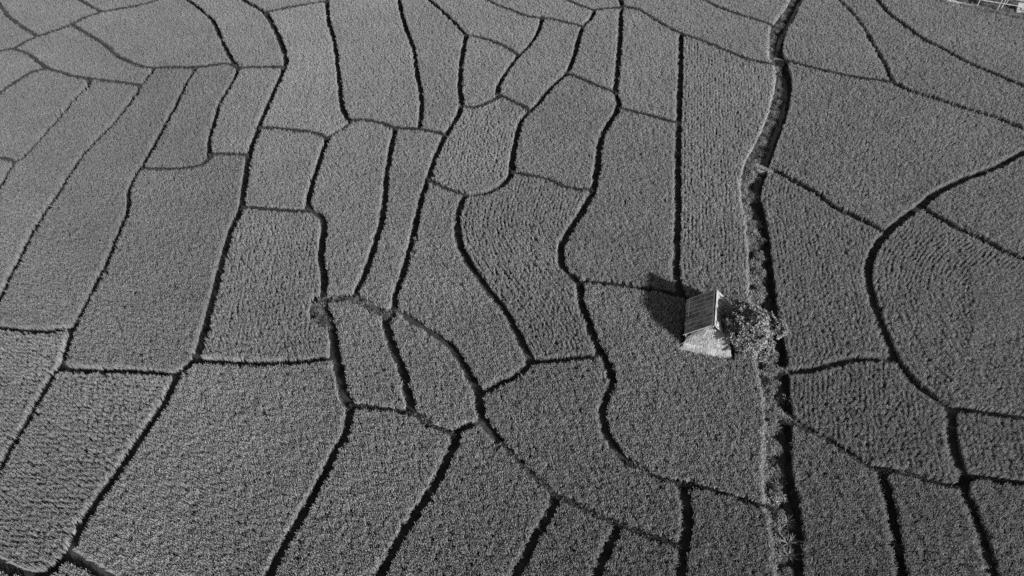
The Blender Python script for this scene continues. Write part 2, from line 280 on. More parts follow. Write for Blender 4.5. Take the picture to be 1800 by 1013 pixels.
PLOTS = [
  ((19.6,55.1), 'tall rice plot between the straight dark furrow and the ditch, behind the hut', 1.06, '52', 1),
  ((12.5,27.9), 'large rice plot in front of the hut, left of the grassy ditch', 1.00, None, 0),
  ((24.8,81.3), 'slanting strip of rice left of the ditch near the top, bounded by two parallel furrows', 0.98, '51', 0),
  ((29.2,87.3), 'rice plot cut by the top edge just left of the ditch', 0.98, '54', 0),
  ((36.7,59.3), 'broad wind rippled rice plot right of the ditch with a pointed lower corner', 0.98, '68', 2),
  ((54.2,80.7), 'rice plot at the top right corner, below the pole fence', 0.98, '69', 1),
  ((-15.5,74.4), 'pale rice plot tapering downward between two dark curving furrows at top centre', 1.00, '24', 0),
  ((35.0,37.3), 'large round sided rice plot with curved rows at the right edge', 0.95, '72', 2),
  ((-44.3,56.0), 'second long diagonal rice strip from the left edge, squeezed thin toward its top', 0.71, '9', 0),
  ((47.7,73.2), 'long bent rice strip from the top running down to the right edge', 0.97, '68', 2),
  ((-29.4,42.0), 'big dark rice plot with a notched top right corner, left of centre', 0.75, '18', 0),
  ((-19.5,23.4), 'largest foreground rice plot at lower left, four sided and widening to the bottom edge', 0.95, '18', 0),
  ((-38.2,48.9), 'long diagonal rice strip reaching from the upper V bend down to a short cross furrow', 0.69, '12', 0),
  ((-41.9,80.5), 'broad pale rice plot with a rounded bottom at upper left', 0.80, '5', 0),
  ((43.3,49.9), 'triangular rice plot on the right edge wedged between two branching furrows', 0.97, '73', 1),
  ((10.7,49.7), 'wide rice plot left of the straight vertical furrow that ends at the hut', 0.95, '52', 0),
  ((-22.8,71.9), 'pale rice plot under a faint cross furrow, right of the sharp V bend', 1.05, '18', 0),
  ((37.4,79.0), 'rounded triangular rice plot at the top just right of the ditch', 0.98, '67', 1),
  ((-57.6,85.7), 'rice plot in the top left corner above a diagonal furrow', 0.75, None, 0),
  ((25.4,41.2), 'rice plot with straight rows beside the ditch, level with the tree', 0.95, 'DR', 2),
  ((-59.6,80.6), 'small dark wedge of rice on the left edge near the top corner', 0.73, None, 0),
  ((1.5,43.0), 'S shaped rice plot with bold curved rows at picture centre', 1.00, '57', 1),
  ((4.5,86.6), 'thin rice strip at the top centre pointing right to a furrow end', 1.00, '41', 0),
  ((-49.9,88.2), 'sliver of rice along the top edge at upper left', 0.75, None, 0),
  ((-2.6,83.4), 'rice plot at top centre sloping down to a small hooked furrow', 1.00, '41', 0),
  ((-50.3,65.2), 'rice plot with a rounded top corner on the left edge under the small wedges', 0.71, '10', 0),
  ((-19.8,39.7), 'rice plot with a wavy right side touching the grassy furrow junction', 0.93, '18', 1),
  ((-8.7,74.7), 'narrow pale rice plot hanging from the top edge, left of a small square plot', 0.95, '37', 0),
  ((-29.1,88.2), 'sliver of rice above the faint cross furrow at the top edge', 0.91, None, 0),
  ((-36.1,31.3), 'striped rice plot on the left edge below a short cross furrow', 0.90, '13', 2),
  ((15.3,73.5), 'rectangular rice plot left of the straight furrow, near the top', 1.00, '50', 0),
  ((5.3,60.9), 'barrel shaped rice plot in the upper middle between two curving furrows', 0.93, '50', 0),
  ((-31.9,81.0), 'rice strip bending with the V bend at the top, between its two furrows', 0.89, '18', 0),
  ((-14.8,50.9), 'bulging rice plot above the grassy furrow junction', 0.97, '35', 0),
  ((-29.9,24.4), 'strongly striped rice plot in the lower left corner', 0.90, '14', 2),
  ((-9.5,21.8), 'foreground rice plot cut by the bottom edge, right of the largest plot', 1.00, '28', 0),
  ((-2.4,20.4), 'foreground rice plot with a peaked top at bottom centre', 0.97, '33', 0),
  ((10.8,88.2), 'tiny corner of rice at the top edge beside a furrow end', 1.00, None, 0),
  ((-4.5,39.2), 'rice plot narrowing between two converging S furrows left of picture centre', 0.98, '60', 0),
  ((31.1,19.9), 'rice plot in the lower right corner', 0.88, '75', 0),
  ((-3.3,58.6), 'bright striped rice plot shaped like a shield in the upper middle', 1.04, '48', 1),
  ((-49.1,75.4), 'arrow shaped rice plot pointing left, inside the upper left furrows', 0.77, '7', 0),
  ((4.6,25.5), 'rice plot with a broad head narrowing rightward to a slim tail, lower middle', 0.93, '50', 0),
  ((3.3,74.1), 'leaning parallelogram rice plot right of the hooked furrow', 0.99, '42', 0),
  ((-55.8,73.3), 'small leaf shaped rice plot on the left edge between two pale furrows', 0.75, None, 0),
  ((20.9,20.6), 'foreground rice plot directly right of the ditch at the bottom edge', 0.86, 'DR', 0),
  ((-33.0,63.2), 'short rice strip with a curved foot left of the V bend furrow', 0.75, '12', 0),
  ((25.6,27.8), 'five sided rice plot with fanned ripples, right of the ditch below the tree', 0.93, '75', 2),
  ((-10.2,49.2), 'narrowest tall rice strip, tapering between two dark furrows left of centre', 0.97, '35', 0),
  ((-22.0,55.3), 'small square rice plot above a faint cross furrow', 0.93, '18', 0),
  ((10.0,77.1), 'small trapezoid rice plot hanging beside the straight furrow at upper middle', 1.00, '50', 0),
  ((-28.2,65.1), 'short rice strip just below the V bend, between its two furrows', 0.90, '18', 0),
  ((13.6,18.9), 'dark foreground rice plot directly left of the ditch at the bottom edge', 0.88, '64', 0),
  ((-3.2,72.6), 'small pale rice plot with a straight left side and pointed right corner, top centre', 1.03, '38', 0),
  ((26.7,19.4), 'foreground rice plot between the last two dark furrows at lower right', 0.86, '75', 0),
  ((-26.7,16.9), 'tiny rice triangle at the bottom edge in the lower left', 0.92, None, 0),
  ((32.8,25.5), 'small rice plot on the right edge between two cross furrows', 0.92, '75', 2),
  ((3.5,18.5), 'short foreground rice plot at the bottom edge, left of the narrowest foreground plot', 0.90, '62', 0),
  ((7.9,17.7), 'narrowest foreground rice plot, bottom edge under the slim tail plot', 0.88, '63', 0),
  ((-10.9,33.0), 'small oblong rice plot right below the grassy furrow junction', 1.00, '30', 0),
  ((-5.7,31.1), 'teardrop shaped rice plot next to the small oblong one', 1.00, '30', 0),
]
CELL=0.12; X0,X1,Y0,Y1=-88.0,88.0,8.0,104.0
NX=int(round((X1-X0)/CELL)); NY=int(round((Y1-Y0)/CELL))
def smooth(pts,step=0.35):
    P=[np.array(p) for p in pts]
    P=[2*P[0]-P[1]]+P+[2*P[-1]-P[-2]]
    out=[]
    for i in range(1,len(P)-2):
        p0,p1,p2,p3=P[i-1:i+3]
        n=max(1,int(np.linalg.norm(p2-p1)/step))
        for k in range(n):
            t=k/n
            # centripetal-ish: damped catmull
            m1=(p2-p0)*.5; m2=(p3-p1)*.5
            L=np.linalg.norm(p2-p1)
            for_m=[]
            for m in (m1,m2):
                l=np.linalg.norm(m)
                for_m.append(m*(min(l,L)/l) if l>0 else m)
            m1,m2=for_m
            h=2*t**3-3*t**2+1; 
            out.append(h*p1+(t**3-2*t**2+t)*m1+(-2*t**3+3*t**2)*p2+(t**3-t**2)*m2)
    out.append(P[-2]); return np.array(out)
def stamp(mask,poly,r):
    for a,b in zip(poly[:-1],poly[1:]):
        lo=np.minimum(a,b)-r-CELL; hi=np.maximum(a,b)+r+CELL
        i0=max(0,int((lo[0]-X0)/CELL)); i1=min(NX,int((hi[0]-X0)/CELL)+1)
        j0=max(0,int((lo[1]-Y0)/CELL)); j1=min(NY,int((hi[1]-Y0)/CELL)+1)
        if i1<=i0 or j1<=j0: continue
        x=X0+(np.arange(i0,i1)+.5)*CELL; y=Y0+(np.arange(j0,j1)+.5)*CELL
        d=b-a; L2=max(1e-9,d@d)
        px=x[None,:]-a[0]; py=y[:,None]-a[1]
        t=np.clip((px*d[0]+py*d[1])/L2,0,1)
        q=(px-t*d[0])**2+(py-t*d[1])**2<r*r
        mask[j0:j1,i0:i1]|=q
def fillpoly(mask,poly):
    x=X0+(np.arange(NX)+.5)*CELL; y=Y0+(np.arange(NY)+.5)*CELL
    c=np.zeros((NY,NX),bool)
    n=len(poly)
    for k in range(n):
        a=poly[k]; b=poly[(k+1)%n]
        if a[1]==b[1]: continue
        j=np.where(((a[1]>y)!=(b[1]>y)))[0]
        xi=(b[0]-a[0])*(y[j]-a[1])/(b[1]-a[1])+a[0]
        c[j]^=(x[None,:]<xi[:,None])
    mask|=c
def components(free):
    runs=[];par=[]
    def find(a):
        while par[a]!=a: par[a]=par[par[a]]; a=par[a]
        return a
    prev=[]
    lab=np.full(free.shape,-1,np.int32)
    for j in range(free.shape[0]):
        r=free[j].astype(np.int8); d=np.diff(np.concatenate([[0],r,[0]]))
        s=np.where(d==1)[0]; e=np.where(d==-1)[0]; cur=[]
        k=0
        for a,b in zip(s,e):
            i=len(par); par.append(i); cur.append((a,b,i)); lab[j,a:b]=i
            for (pa,pb,pi) in prev:
                if pa<b and pb>a:
                    ra,rb=find(pi),find(i)
                    if ra!=rb: par[rb]=ra
        prev=cur
    m=np.array([find(i) for i in range(len(par))]+[-1])
    return m[lab]
curves = {n: (smooth(p), w, k) for n, (p, w, k) in EDGES.items()}
dl, dr = smooth(DITCH_LEFT), smooth(DITCH_RIGHT)
HUT = np.array([15.18, 35.58]); HUT_RZ = R(-13.1)
hw, hr = np.array([math.cos(HUT_RZ), math.sin(HUT_RZ)]), np.array([-math.sin(HUT_RZ), math.cos(HUT_RZ)])
def hut_pt(x, y): return HUT + hw * x + hr * y

bund_mask = np.zeros((NY, NX), bool)
for n, (p, w, k) in curves.items():
    if n not in ('79', '52b'): stamp(bund_mask, p, w / 2 + .14)
ditch_mask = np.zeros((NY, NX), bool)
fillpoly(ditch_mask, np.vstack([dl, dr[::-1]]))
gap = bund_mask | ditch_mask
stamp(gap, dl, .1); stamp(gap, dr, .22)
for n in ('79', '52b'): stamp(gap, curves[n][0], curves[n][1] / 2 + .1)
labels = None
_x = X0 + (np.arange(NX) + .5) * CELL; _y = Y0 + (np.arange(NY) + .5) * CELL
domain = (np.abs(_x)[None, :] < 38 + (_y[:, None] - 16.8) * 34.4 / 73.5) & (_y[:, None] > 11) & (_y[:, None] < 99)
labels = components(domain & ~gap)
hut_foot = np.zeros((NY, NX), bool)
fillpoly(hut_foot, np.array([hut_pt(-1.95, -2.6), hut_pt(2.2, -2.6), hut_pt(1.9, 1.75), hut_pt(-1.85, 1.75)]))
free = labels.copy(); free[hut_foot] = -1
inner_gap = gap.copy()                              # the furrows plus the planted edge row beside each
for n, (p, w, k) in curves.items(): stamp(inner_gap, p, w / 2 + .27)
stamp(inner_gap, dl, .26); stamp(inner_gap, dr, .36)
interior = np.where(inner_gap, -1, free)
def cell_at(a, x, y, fill=-1):
    i = ((x - X0) / CELL).astype(int); j = ((y - Y0) / CELL).astype(int)
    ok = (i >= 0) & (i < NX) & (j >= 0) & (j < NY)
    return np.where(ok, a[np.clip(j, 0, NY - 1), np.clip(i, 0, NX - 1)], fill)

def dist_to(poly, x, y):
    out = np.empty(len(x))
    for s in range(0, len(x), 4000):
        out[s:s + 4000] = np.sqrt(((x[s:s + 4000, None] - poly[None, :, 0]) ** 2 + (y[s:s + 4000, None] - poly[None, :, 1]) ** 2).min(1))
    return out
def ditch_u(x, y):
    a, b = dist_to(dl, x, y), dist_to(dr, x, y)
    return a / (a + b + 1e-6)

# ---------------------------------------------------------------- ground (one sheet to the horizon), water, yard
GX, GY, GC = 72.0, (8.0, 102.0), 0.3
gx = np.arange(-GX, GX + .01, GC); gy = np.arange(GY[0], GY[1] + .01, GC)
XX, YY = np.meshgrid(gx, gy)
bl = bund_mask.astype(np.float32)
for _ in range(2):
    bl = (bl + np.roll(bl, 1, 0) + np.roll(bl, -1, 0) + np.roll(bl, 1, 1) + np.roll(bl, -1, 1)) / 5
xf, yf = XX.ravel(), YY.ravel()
zf = 0.13 * cell_at(bl, xf, yf, 0) + 0.02 * fnoise(xf, yf, 1.3, 1)
dm = cell_at(ditch_mask.astype(int), xf, yf, 0) > 0
u = ditch_u(xf[dm], yf[dm])
zf[dm] = np.interp(u, [0, .12, .45, .66, .8, .93, 1], [.06, .06, -.06, -.38, -.5, -.4, .05]) + 0.05 * fnoise(xf[dm], yf[dm], .8, 2)
edge = (np.abs(xf) > GX - .2) | (yf < GY[0] + .2) | (yf > GY[1] - .2)
zf[edge] = 0
nx, ny = len(gx), len(gy)
idx = np.arange(nx * ny).reshape(ny, nx)
quads = np.stack([idx[:-1, :-1], idx[:-1, 1:], idx[1:, 1:], idx[1:, :-1]], -1).reshape(-1, 4)
gv = np.stack([xf, yf, zf], 1)
far = np.array([(-3000, -3000, 0), (3000, -3000, 0), (3000, 3000, 0), (-3000, 3000, 0)], float)
B = len(gv)
c00, c10, c11, c01 = idx[0, 0], idx[0, -1], idx[-1, -1], idx[-1, 0]
gfaces = [tuple(q) for q in quads] + [(B, B + 1, c10, c00), (B + 1, B + 2, c11, c10), (B + 2, B + 3, c01, c11), (B + 3, B, c00, c01)]
ground = link_mesh('ground', np.vstack([gv, far]), gfaces, M['soil'], smooth=True)
tag(ground, kind='structure')

def resample(p, step):
    s = np.concatenate([[0], np.cumsum(np.linalg.norm(np.diff(p, axis=0), axis=1))])
    q = np.arange(0, s[-1], step)
    return np.stack([np.interp(q, s, p[:, 0]), np.interp(q, s, p[:, 1])], 1)

# the ditch centre, used for the water and the bank plants
t_ = np.linspace(0, 1, 260)
def at_frac(p, t):
    s = np.concatenate([[0], np.cumsum(np.linalg.norm(np.diff(p, axis=0), axis=1))]); s /= s[-1]
    return np.stack([np.interp(t, s, p[:, 0]), np.interp(t, s, p[:, 1])], 1)
la, ra = at_frac(dl, t_), at_frac(dr, t_)
wv, wf = [], []
for i in range(len(t_)):
    for q in (0.5, 0.99): wv.append((*(la[i] + (ra[i] - la[i]) * q), -0.36))
for i in range(len(t_) - 1): wf.append((2 * i, 2 * i + 1, 2 * i + 3, 2 * i + 2))
tag(link_mesh('ditch_water', wv, wf, M['water']), kind='structure')

ye = curves['79'][0]
ypts = [(x, y) for x, y in ye if x > 50]
yv = [(x, y, .135) for x, y in ypts] + [(95, ypts[-1][1], .135), (95, 108, .135), (48, 108, .135)]
tag(link_mesh('yard', yv, [tuple(range(len(yv)))], M['yard']), kind='structure')

# ---------------------------------------------------------------- rice
def blade_tuft(name, mat, n, h, spread, width, seed, droop=0.25, base_r=0.04):
    rs = np.random.RandomState(seed)
    V, Fc = [], []
    for k in range(n):
        a = 2 * math.pi * (k + rs.rand() * .8) / n * 2.6
        r = spread * (0.25 + 0.85 * rs.rand()); hh = h * (0.72 + 0.33 * rs.rand())
        d = np.array([math.cos(a), math.sin(a), 0]); b0 = d * base_r * rs.rand()
        fa = a + math.pi / 2 + rs.uniform(-.9, .9)
        side = np.array([math.cos(fa), math.sin(fa), 0]) * width * (0.75 + .5 * rs.rand())
        p0 = b0; p1 = b0 + d * r * .35 + np.array([0, 0, hh * .62]); p2 = b0 + d * r * .8 + np.array([0, 0, hh * .97])
        p3 = b0 + d * r * 1.35 + np.array([0, 0, hh * (1.0 - droop * rs.rand())])
        o = len(V)
        V += [p0 - side * .3, p0 + side * .3, p1 - side * .5, p1 + side * .5, p2 - side * .4, p2 + side * .4, p3]
        Fc += [(o, o + 1, o + 3, o + 2), (o + 2, o + 3, o + 5, o + 4), (o + 4, o + 5, o + 6)]
    me = bpy.data.meshes.new(name); me.from_pydata([tuple(v) for v in V], [], Fc); me.materials.append(mat)
    return bpy.data.objects.new(name, me)

def scatter_group(name, tufts):
    """node group: one tuft on every vertex, picked and turned by the vertex's own attributes"""
    g = bpy.data.node_groups.new(name, 'GeometryNodeTree')
    g.interface.new_socket('Geometry', in_out='INPUT', socket_type='NodeSocketGeometry')
    g.interface.new_socket('Geometry', in_out='OUTPUT', socket_type='NodeSocketGeometry')
    N, L = g.nodes, g.links
    gi, go = N.new('NodeGroupInput'), N.new('NodeGroupOutput')
    jn = N.new('GeometryNodeJoinGeometry')
    for t in tufts:
        oi = N.new('GeometryNodeObjectInfo'); oi.inputs['Object'].default_value = t; oi.inputs['As Instance'].default_value = False
        ti = N.new('GeometryNodeGeometryToInstance')
        L.new(oi.outputs['Geometry'], ti.inputs[0]); L.new(ti.outputs[0], jn.inputs[0])
    def attr(n, ty):
        a = N.new('GeometryNodeInputNamedAttribute'); a.data_type = ty; a.inputs['Name'].default_value = n
        return a.outputs['Attribute']
    ip = N.new('GeometryNodeInstanceOnPoints')
    ip.inputs['Pick Instance'].default_value = True
    L.new(gi.outputs[0], ip.inputs['Points']); L.new(jn.outputs[0], ip.inputs['Instance'])
    L.new(attr('pick', 'INT'), ip.inputs['Instance Index'])
    L.new(attr('rot', 'FLOAT_VECTOR'), ip.inputs['Rotation'])
    L.new(attr('scl', 'FLOAT_VECTOR'), ip.inputs['Scale'])
    L.new(ip.outputs[0], go.inputs[0])
    return g

def scatter_object(name, pts, rot, scl, tone, pick, group, mat):
    me = bpy.data.meshes.new(name)
    me.vertices.add(len(pts)); me.vertices.foreach_set('co', np.ascontiguousarray(pts, np.float32).ravel())
    for nm, ty, arr, key in (('rot', 'FLOAT_VECTOR', rot, 'vector'), ('scl', 'FLOAT_VECTOR', scl, 'vector'), ('tone', 'FLOAT', tone, 'value'), ('pick', 'INT', pick, 'value')):
        a = me.attributes.new(nm, ty, 'POINT')
        a.data.foreach_set(key, np.ascontiguousarray(arr, np.int32 if ty == 'INT' else np.float32).ravel())
    me.materials.append(mat)
    o = bpy.data.objects.new(name, me); col.objects.link(o)
    md = o.modifiers.new('tufts', 'NODES'); md.node_group = group
    return o

RICE_H = 0.8
rice_tufts = [blade_tuft('rice_tuft', M['rice'], 15, RICE_H, 0.15 + .012 * k, 0.024, 20 + k, base_r=.07) for k in range(5)]
rice_group = scatter_group('rice_scatter', rice_tufts)
grass_tufts = [blade_tuft('grass_tuft', M['grass'], 13, 0.42, 0.2 + .03 * k, 0.022, 50 + k, droop=.6, base_r=.07) for k in range(4)]
grass_group = scatter_group('grass_scatter', grass_tufts)

shade_weed_tufts = [blade_tuft('shade_weed_tuft', M['shade_weed'], 13, 0.42, 0.13, 0.026, 70 + k, droop=.5, base_r=.08) for k in range(3)]
shade_weed_group = scatter_group('shade_weed_scatter', shade_weed_tufts)

def guide_for(comp_id):
    best, name = 0, None
    for n in EDGES:
        p, w, k = curves[n]
        d = np.gradient(p, axis=0); d /= np.linalg.norm(d, axis=1)[:, None] + 1e-9
        nn = np.stack([-d[:, 1], d[:, 0]], 1)
        c = max(sum(cell_at(labels, *(p + nn * s * (w / 2 + .45)).T) == comp_id) for s in (1, -1))
        if c > best: best, name = c, n
    return name

# cross furrows drawn dark: added weeds whose leaf colour stands in for shade
SHADE_LINES = ['1', '2', '3', '4', '5', '6', '7', '8', '11', '16', '17', '22', '23', '26', '36', '40', '41', '44', '45', '47', '49', '51', '53', '54', '55', '56',
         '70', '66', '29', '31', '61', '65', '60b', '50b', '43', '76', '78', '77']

def edge_rows():
    """plants of the outermost row on both sides of every furrow and of the ditch"""
    out = []
    for p, off, sides in [(c[0], c[1] / 2 + .20, (1, -1)) for c in curves.values()] + [(dl, .18, (1, -1)), (dr, .28, (1, -1))]:
        for s in sides:
            q = resample(p, .11); d = np.gradient(q, axis=0); d /= np.linalg.norm(d, axis=1)[:, None] + 1e-9
            q = q + np.stack([-d[:, 1], d[:, 0]], 1) * off * s
            out.append(q + rng.normal(0, .022, q.shape))
    q = np.vstack(out)
    return q, cell_at(free, q[:, 0], q[:, 1])
edge_pts, edge_lab = edge_rows()

def rows_for(comp_id, gname, row, step, seed, jitter=.028):
    p = dl if gname == 'DL' else dr if gname == 'DR' else curves[gname][0]
    g = resample(p, 0.5)
    a, b = g[0] - g[min(6, len(g) - 1)], g[-1] - g[max(-7, -len(g))]
    a, b = a / np.linalg.norm(a), b / np.linalg.norm(b)
    e = np.arange(.5, 60, .5)[:, None]
    g = np.vstack([(g[0] + a * e)[::-1], g, g[-1] + b * e])
    ker = np.ones(11) / 11
    gp = np.pad(g, ((5, 5), (0, 0)), 'edge')
    g = np.stack([np.convolve(gp[:, 0], ker, 'valid'), np.convolve(gp[:, 1], ker, 'valid')], 1)
    d = np.gradient(g, axis=0)
    h = np.unwrap(np.arctan2(d[:, 1], d[:, 0]))
    h = np.convolve(np.pad(h, 8, 'edge'), np.ones(17) / 17, 'valid')
    nn = np.stack([-np.sin(h), np.cos(h)], 1)
    jj, ii = np.where(labels == comp_id)
    sub = slice(None, None, max(1, len(ii) // 1500))
    cx, cy = X0 + (ii[sub] + .5) * CELL, Y0 + (jj[sub] + .5) * CELL
    q = dist_to(g, cx, cy).max() + 1
    near = np.argmin((cx[:, None] - g[None, :, 0]) ** 2 + (cy[:, None] - g[None, :, 1]) ** 2, 1)
    side = np.sign(((np.stack([cx, cy], 1) - g[near]) * nn[near]).sum(1))
    lo, hi = max(0, near.min() - 30), min(len(g), near.max() + 30)
    g, nn = g[lo:hi], nn[lo:hi]
    res = []
    for sgn in (1, -1):
        if (side == sgn).mean() < .01: continue
        for k in range(0, int(q / row) + 1):
            line = resample(g + nn * sgn * (k + .5) * row, step)
            if len(line) == 0: continue
            line = line + (line[1] - line[0] if len(line) > 1 else 0) * rng.rand()
            res.append(line)
    pts = np.vstack(res)
    pts = pts + np.stack([fnoise(pts[:, 0], pts[:, 1], 2.6, seed % 5), fnoise(pts[:, 0], pts[:, 1], 2.6, seed % 5 + 1)], 1) * .07
    pts = pts + rng.normal(0, jitter, pts.shape)
    pts = np.vstack([edge_pts[edge_lab == comp_id], pts[cell_at(interior, pts[:, 0], pts[:, 1]) == comp_id]])
    key = (np.floor(pts / 0.075).astype(np.int64) * [1, 100003]).sum(1)      # thin out rows that run together
    _, keep = np.unique(key, return_index=True)
    return pts[keep]

def rice_object(name, pts, tone, wide=1.0):
    lean = .05 if wide < .7 else .08
    n = len(pts); x, y = pts.T
    patch = fnoise(x, y, 5.0, 3) * .05 + fnoise(x, y, 1.1, 4) * .05 + fnoise(x, y, 15.0, 13) * .06
    z = np.zeros(n)
    hs = (1 + fnoise(x, y, 1.6, 5) * .05 + rng.normal(0, .05, n)).clip(.7, 1.3)
    rot = np.stack([-.10 + fnoise(x, y, 3.0, 6) * .07 + rng.normal(0, lean, n), .06 + fnoise(x, y, 3.0, 8) * .07 + rng.normal(0, lean, n), rng.rand(n) * 6.283], 1)
    ws = rng.uniform(.85, 1.2, n) * wide
    rim = dist_to(resample(dl, .3), x, y) < .45  # rows beside the ditch: sunlit rim put into their paler tone
    tn = tone * (1 + patch) * rng.uniform(.92, 1.08, n) * np.where(rim, 1.25, 1)
    return scatter_object(name, np.stack([x, y, z], 1), rot, np.stack([ws, ws, hs], 1), tn, rng.randint(0, 5, n), rice_group, M['rice'])

used = set(); total = 0
for i, ((px, py), label, tone, gname, striped) in enumerate(PLOTS):
    cid = int(cell_at(labels, np.array([px]), np.array([py]))[0])
    used.add(cid)
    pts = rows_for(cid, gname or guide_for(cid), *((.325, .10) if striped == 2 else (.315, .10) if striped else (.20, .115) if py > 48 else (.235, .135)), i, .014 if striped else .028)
    total += len(pts)
    sub = labels[1::3, 1::3] == cid                # the plot's own mud bed, then its crop
    bj, bi = np.where(sub)
    bx, by = X0 + bi * 3 * CELL, Y0 + bj * 3 * CELL
    n4 = len(bx); bs = 3 * CELL
    bv = np.stack([np.stack([bx, by, np.full(n4, .06)], 1), np.stack([bx + bs, by, np.full(n4, .06)], 1), np.stack([bx + bs, by + bs, np.full(n4, .06)], 1), np.stack([bx, by + bs, np.full(n4, .06)], 1)], 1).reshape(-1, 3)
    bed = link_mesh('rice_plot', bv, np.arange(n4 * 4).reshape(-1, 4), M['soil'])
    tag(bed, label, 'rice plot', 'rice plots divided by dark furrows')
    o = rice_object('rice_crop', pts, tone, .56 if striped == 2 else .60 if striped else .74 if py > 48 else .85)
    o.parent = bed; tag(o, kind='stuff')
yard_id = int(cell_at(labels, np.array([70.0]), np.array([95.0]))[0])
ids, cnt = np.unique(labels[labels >= 0], return_counts=True)
for cid, c in zip(ids, cnt):                       # plots that lie wholly beyond the frame
    if cid in used or cid == yard_id or c < 120: continue
    pts = rows_for(cid, guide_for(cid), .28, .2, 3); total += len(pts)
    tag(rice_object('rice_crop', pts, .95), kind='stuff')
print('rice tufts', total)

# ---------------------------------------------------------------- grass on the ditch bank and the grassy bunds
gp, gs, gt = [], [], []
jj, ii = np.where(ditch_mask & domain)
cx, cy = X0 + (ii + .5) * CELL, Y0 + (jj + .5) * CELL
u = ditch_u(cx, cy)
lump = fnoise(cx, cy, 1.5, 9); lump2 = fnoise(cx, cy, .7, 10)
lim = .58 + .2 * fnoise(cx, cy, 4.0, 11)
prob = np.where(u < .08, .3, np.where(u < lim, .42 + .34 * lump, .05)).clip(.02, .9)
k = rng.rand(len(cx)) < prob
bz = np.interp(u, [0, .12, .45, .66, .8, .93, 1], [.06, .06, -.06, -.38, -.5, -.4, .05])
gp.append(np.stack([cx + rng.uniform(-.06, .06, len(cx)), cy + rng.uniform(-.06, .06, len(cx)), bz], 1)[k])
gs.append((np.interp(cy, [50, 62], [1, .7]) * (.9 + .55 * lump + .25 * lump2) * rng.uniform(.7, 1.3, len(cx))).clip(.4, 2.0)[k])
gt.append(((.72 + .3 * lump2 + .22 * lump) * rng.uniform(.7, 1.3, len(cx)) * np.interp(cy, [15, 34, 50, 62], [.95, 1.1, .9, .62])).clip(.2, 1.5)[k])
for n, (p, w, kk) in curves.items():
    if kk != 'g': continue
    q = resample(p, .06); q = q + rng.uniform(-.5, .5, q.shape) * max(w - .1, .25)
    q = q[cell_at(gap.astype(int), q[:, 0], q[:, 1], 0) > 0]
    gp.append(np.column_stack([q, np.full(len(q), .1)])); gs.append(rng.uniform(.45, .95, len(q)) * (1.25 if w > .65 else 1)); gt.append(rng.uniform(.25, .75, len(q)))
CROSS = [((23.25, 56.5), (24.95, 55.55)), ((30.2, 75.65), (31.7, 74.9)), ((18.85, 28.6), (20.15, 27.6)), ((18.9, 32.1), (20.5, 31.95))]
for a, b in CROSS:
    n = 150; t = rng.rand(n)[:, None]
    q = np.array(a) + (np.array(b) - np.array(a)) * t + rng.normal(0, .1, (n, 2))
    gp.append(np.column_stack([q, np.full(n, .08)])); gs.append(rng.uniform(.35, .75, n)); gt.append(rng.uniform(1.0, 1.6, n))
jj, ii = np.where(labels == yard_id)                # weeds on the yard, thick along the field edge
wx, wy = X0 + (ii + .5) * CELL, Y0 + (jj + .5) * CELL
de = dist_to(curves['79'][0], wx, wy)
k = rng.rand(len(wx)) < np.where(de < .9, .5, .10 + .12 * fnoise(wx, wy, 1.8, 12)).clip(.02, .6)
m = k.sum()
gp.append(np.column_stack([wx[k] + rng.uniform(-.06, .06, m), wy[k] + rng.uniform(-.06, .06, m), np.full(m, .13)])); gs.append(np.where(de[k] < .9, 1.15, .7) * rng.uniform(.6, 1.3, m)); gt.append(rng.uniform(.35, .95, m))
gp, gs, gt = np.vstack(gp), np.concatenate(gs), np.concatenate(gt)
n = len(gp)
rot = np.stack([rng.normal(-.1, .2, n), rng.normal(.1, .2, n), rng.rand(n) * 6.283], 1)
tag(scatter_object('bank_grass', gp, rot, np.stack([gs * 1.05, gs * 1.05, gs], 1), gt, rng.randint(0, 4, n), grass_group, M['grass']), kind='stuff')
print('grass tufts', n)
wpts = []  # added weeds that draw thin furrows as dark lines, in place of shade
for n in SHADE_LINES:
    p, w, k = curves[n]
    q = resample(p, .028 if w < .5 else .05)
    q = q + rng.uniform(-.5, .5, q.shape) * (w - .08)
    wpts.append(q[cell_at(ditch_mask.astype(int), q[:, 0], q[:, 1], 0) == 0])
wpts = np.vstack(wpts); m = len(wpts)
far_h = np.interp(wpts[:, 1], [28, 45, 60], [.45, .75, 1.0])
tag(scatter_object('furrow_shade_weeds', np.column_stack([wpts, np.full(m, .1)]), np.stack([rng.normal(0, .15, m), rng.normal(0, .15, m), rng.rand(m) * 6.283], 1),
                   np.stack([np.full(m, .8), np.full(m, .8), far_h * rng.uniform(1.35, 1.75, m)], 1), rng.uniform(.6, 1.3, m), rng.randint(0, 3, m), shade_weed_group, M['shade_weed']), kind='stuff')
print('weeds', m)
for a, b in CROSS:                                  # earth bunds that cross the ditch
    a, b = np.array(a), np.array(b); d = (b - a) / np.linalg.norm(b - a); s = np.array([-d[1], d[0]])
    V, Fc = [], []
    prof = [(-.42, -.5), (-.24, -.06), (-.1, .1), (.1, .11), (.25, -.05), (.44, -.5)]
    m = 9
    for i in range(m):
        c = a - d * .25 + (b - a + d * .5) * i / (m - 1)
        for w, z in prof:
            j = rng.normal(0, .03, 2)
            V.append((*(c + s * (w + j[0])), z + j[1]))
    for i in range(m - 1):
        for j in range(len(prof) - 1):
            o = i * len(prof) + j; Fc.append((o, o + 1, o + 1 + len(prof), o + len(prof)))
    tag(link_mesh('earth_bund', V, Fc, M['bund'], smooth=True), kind='structure')

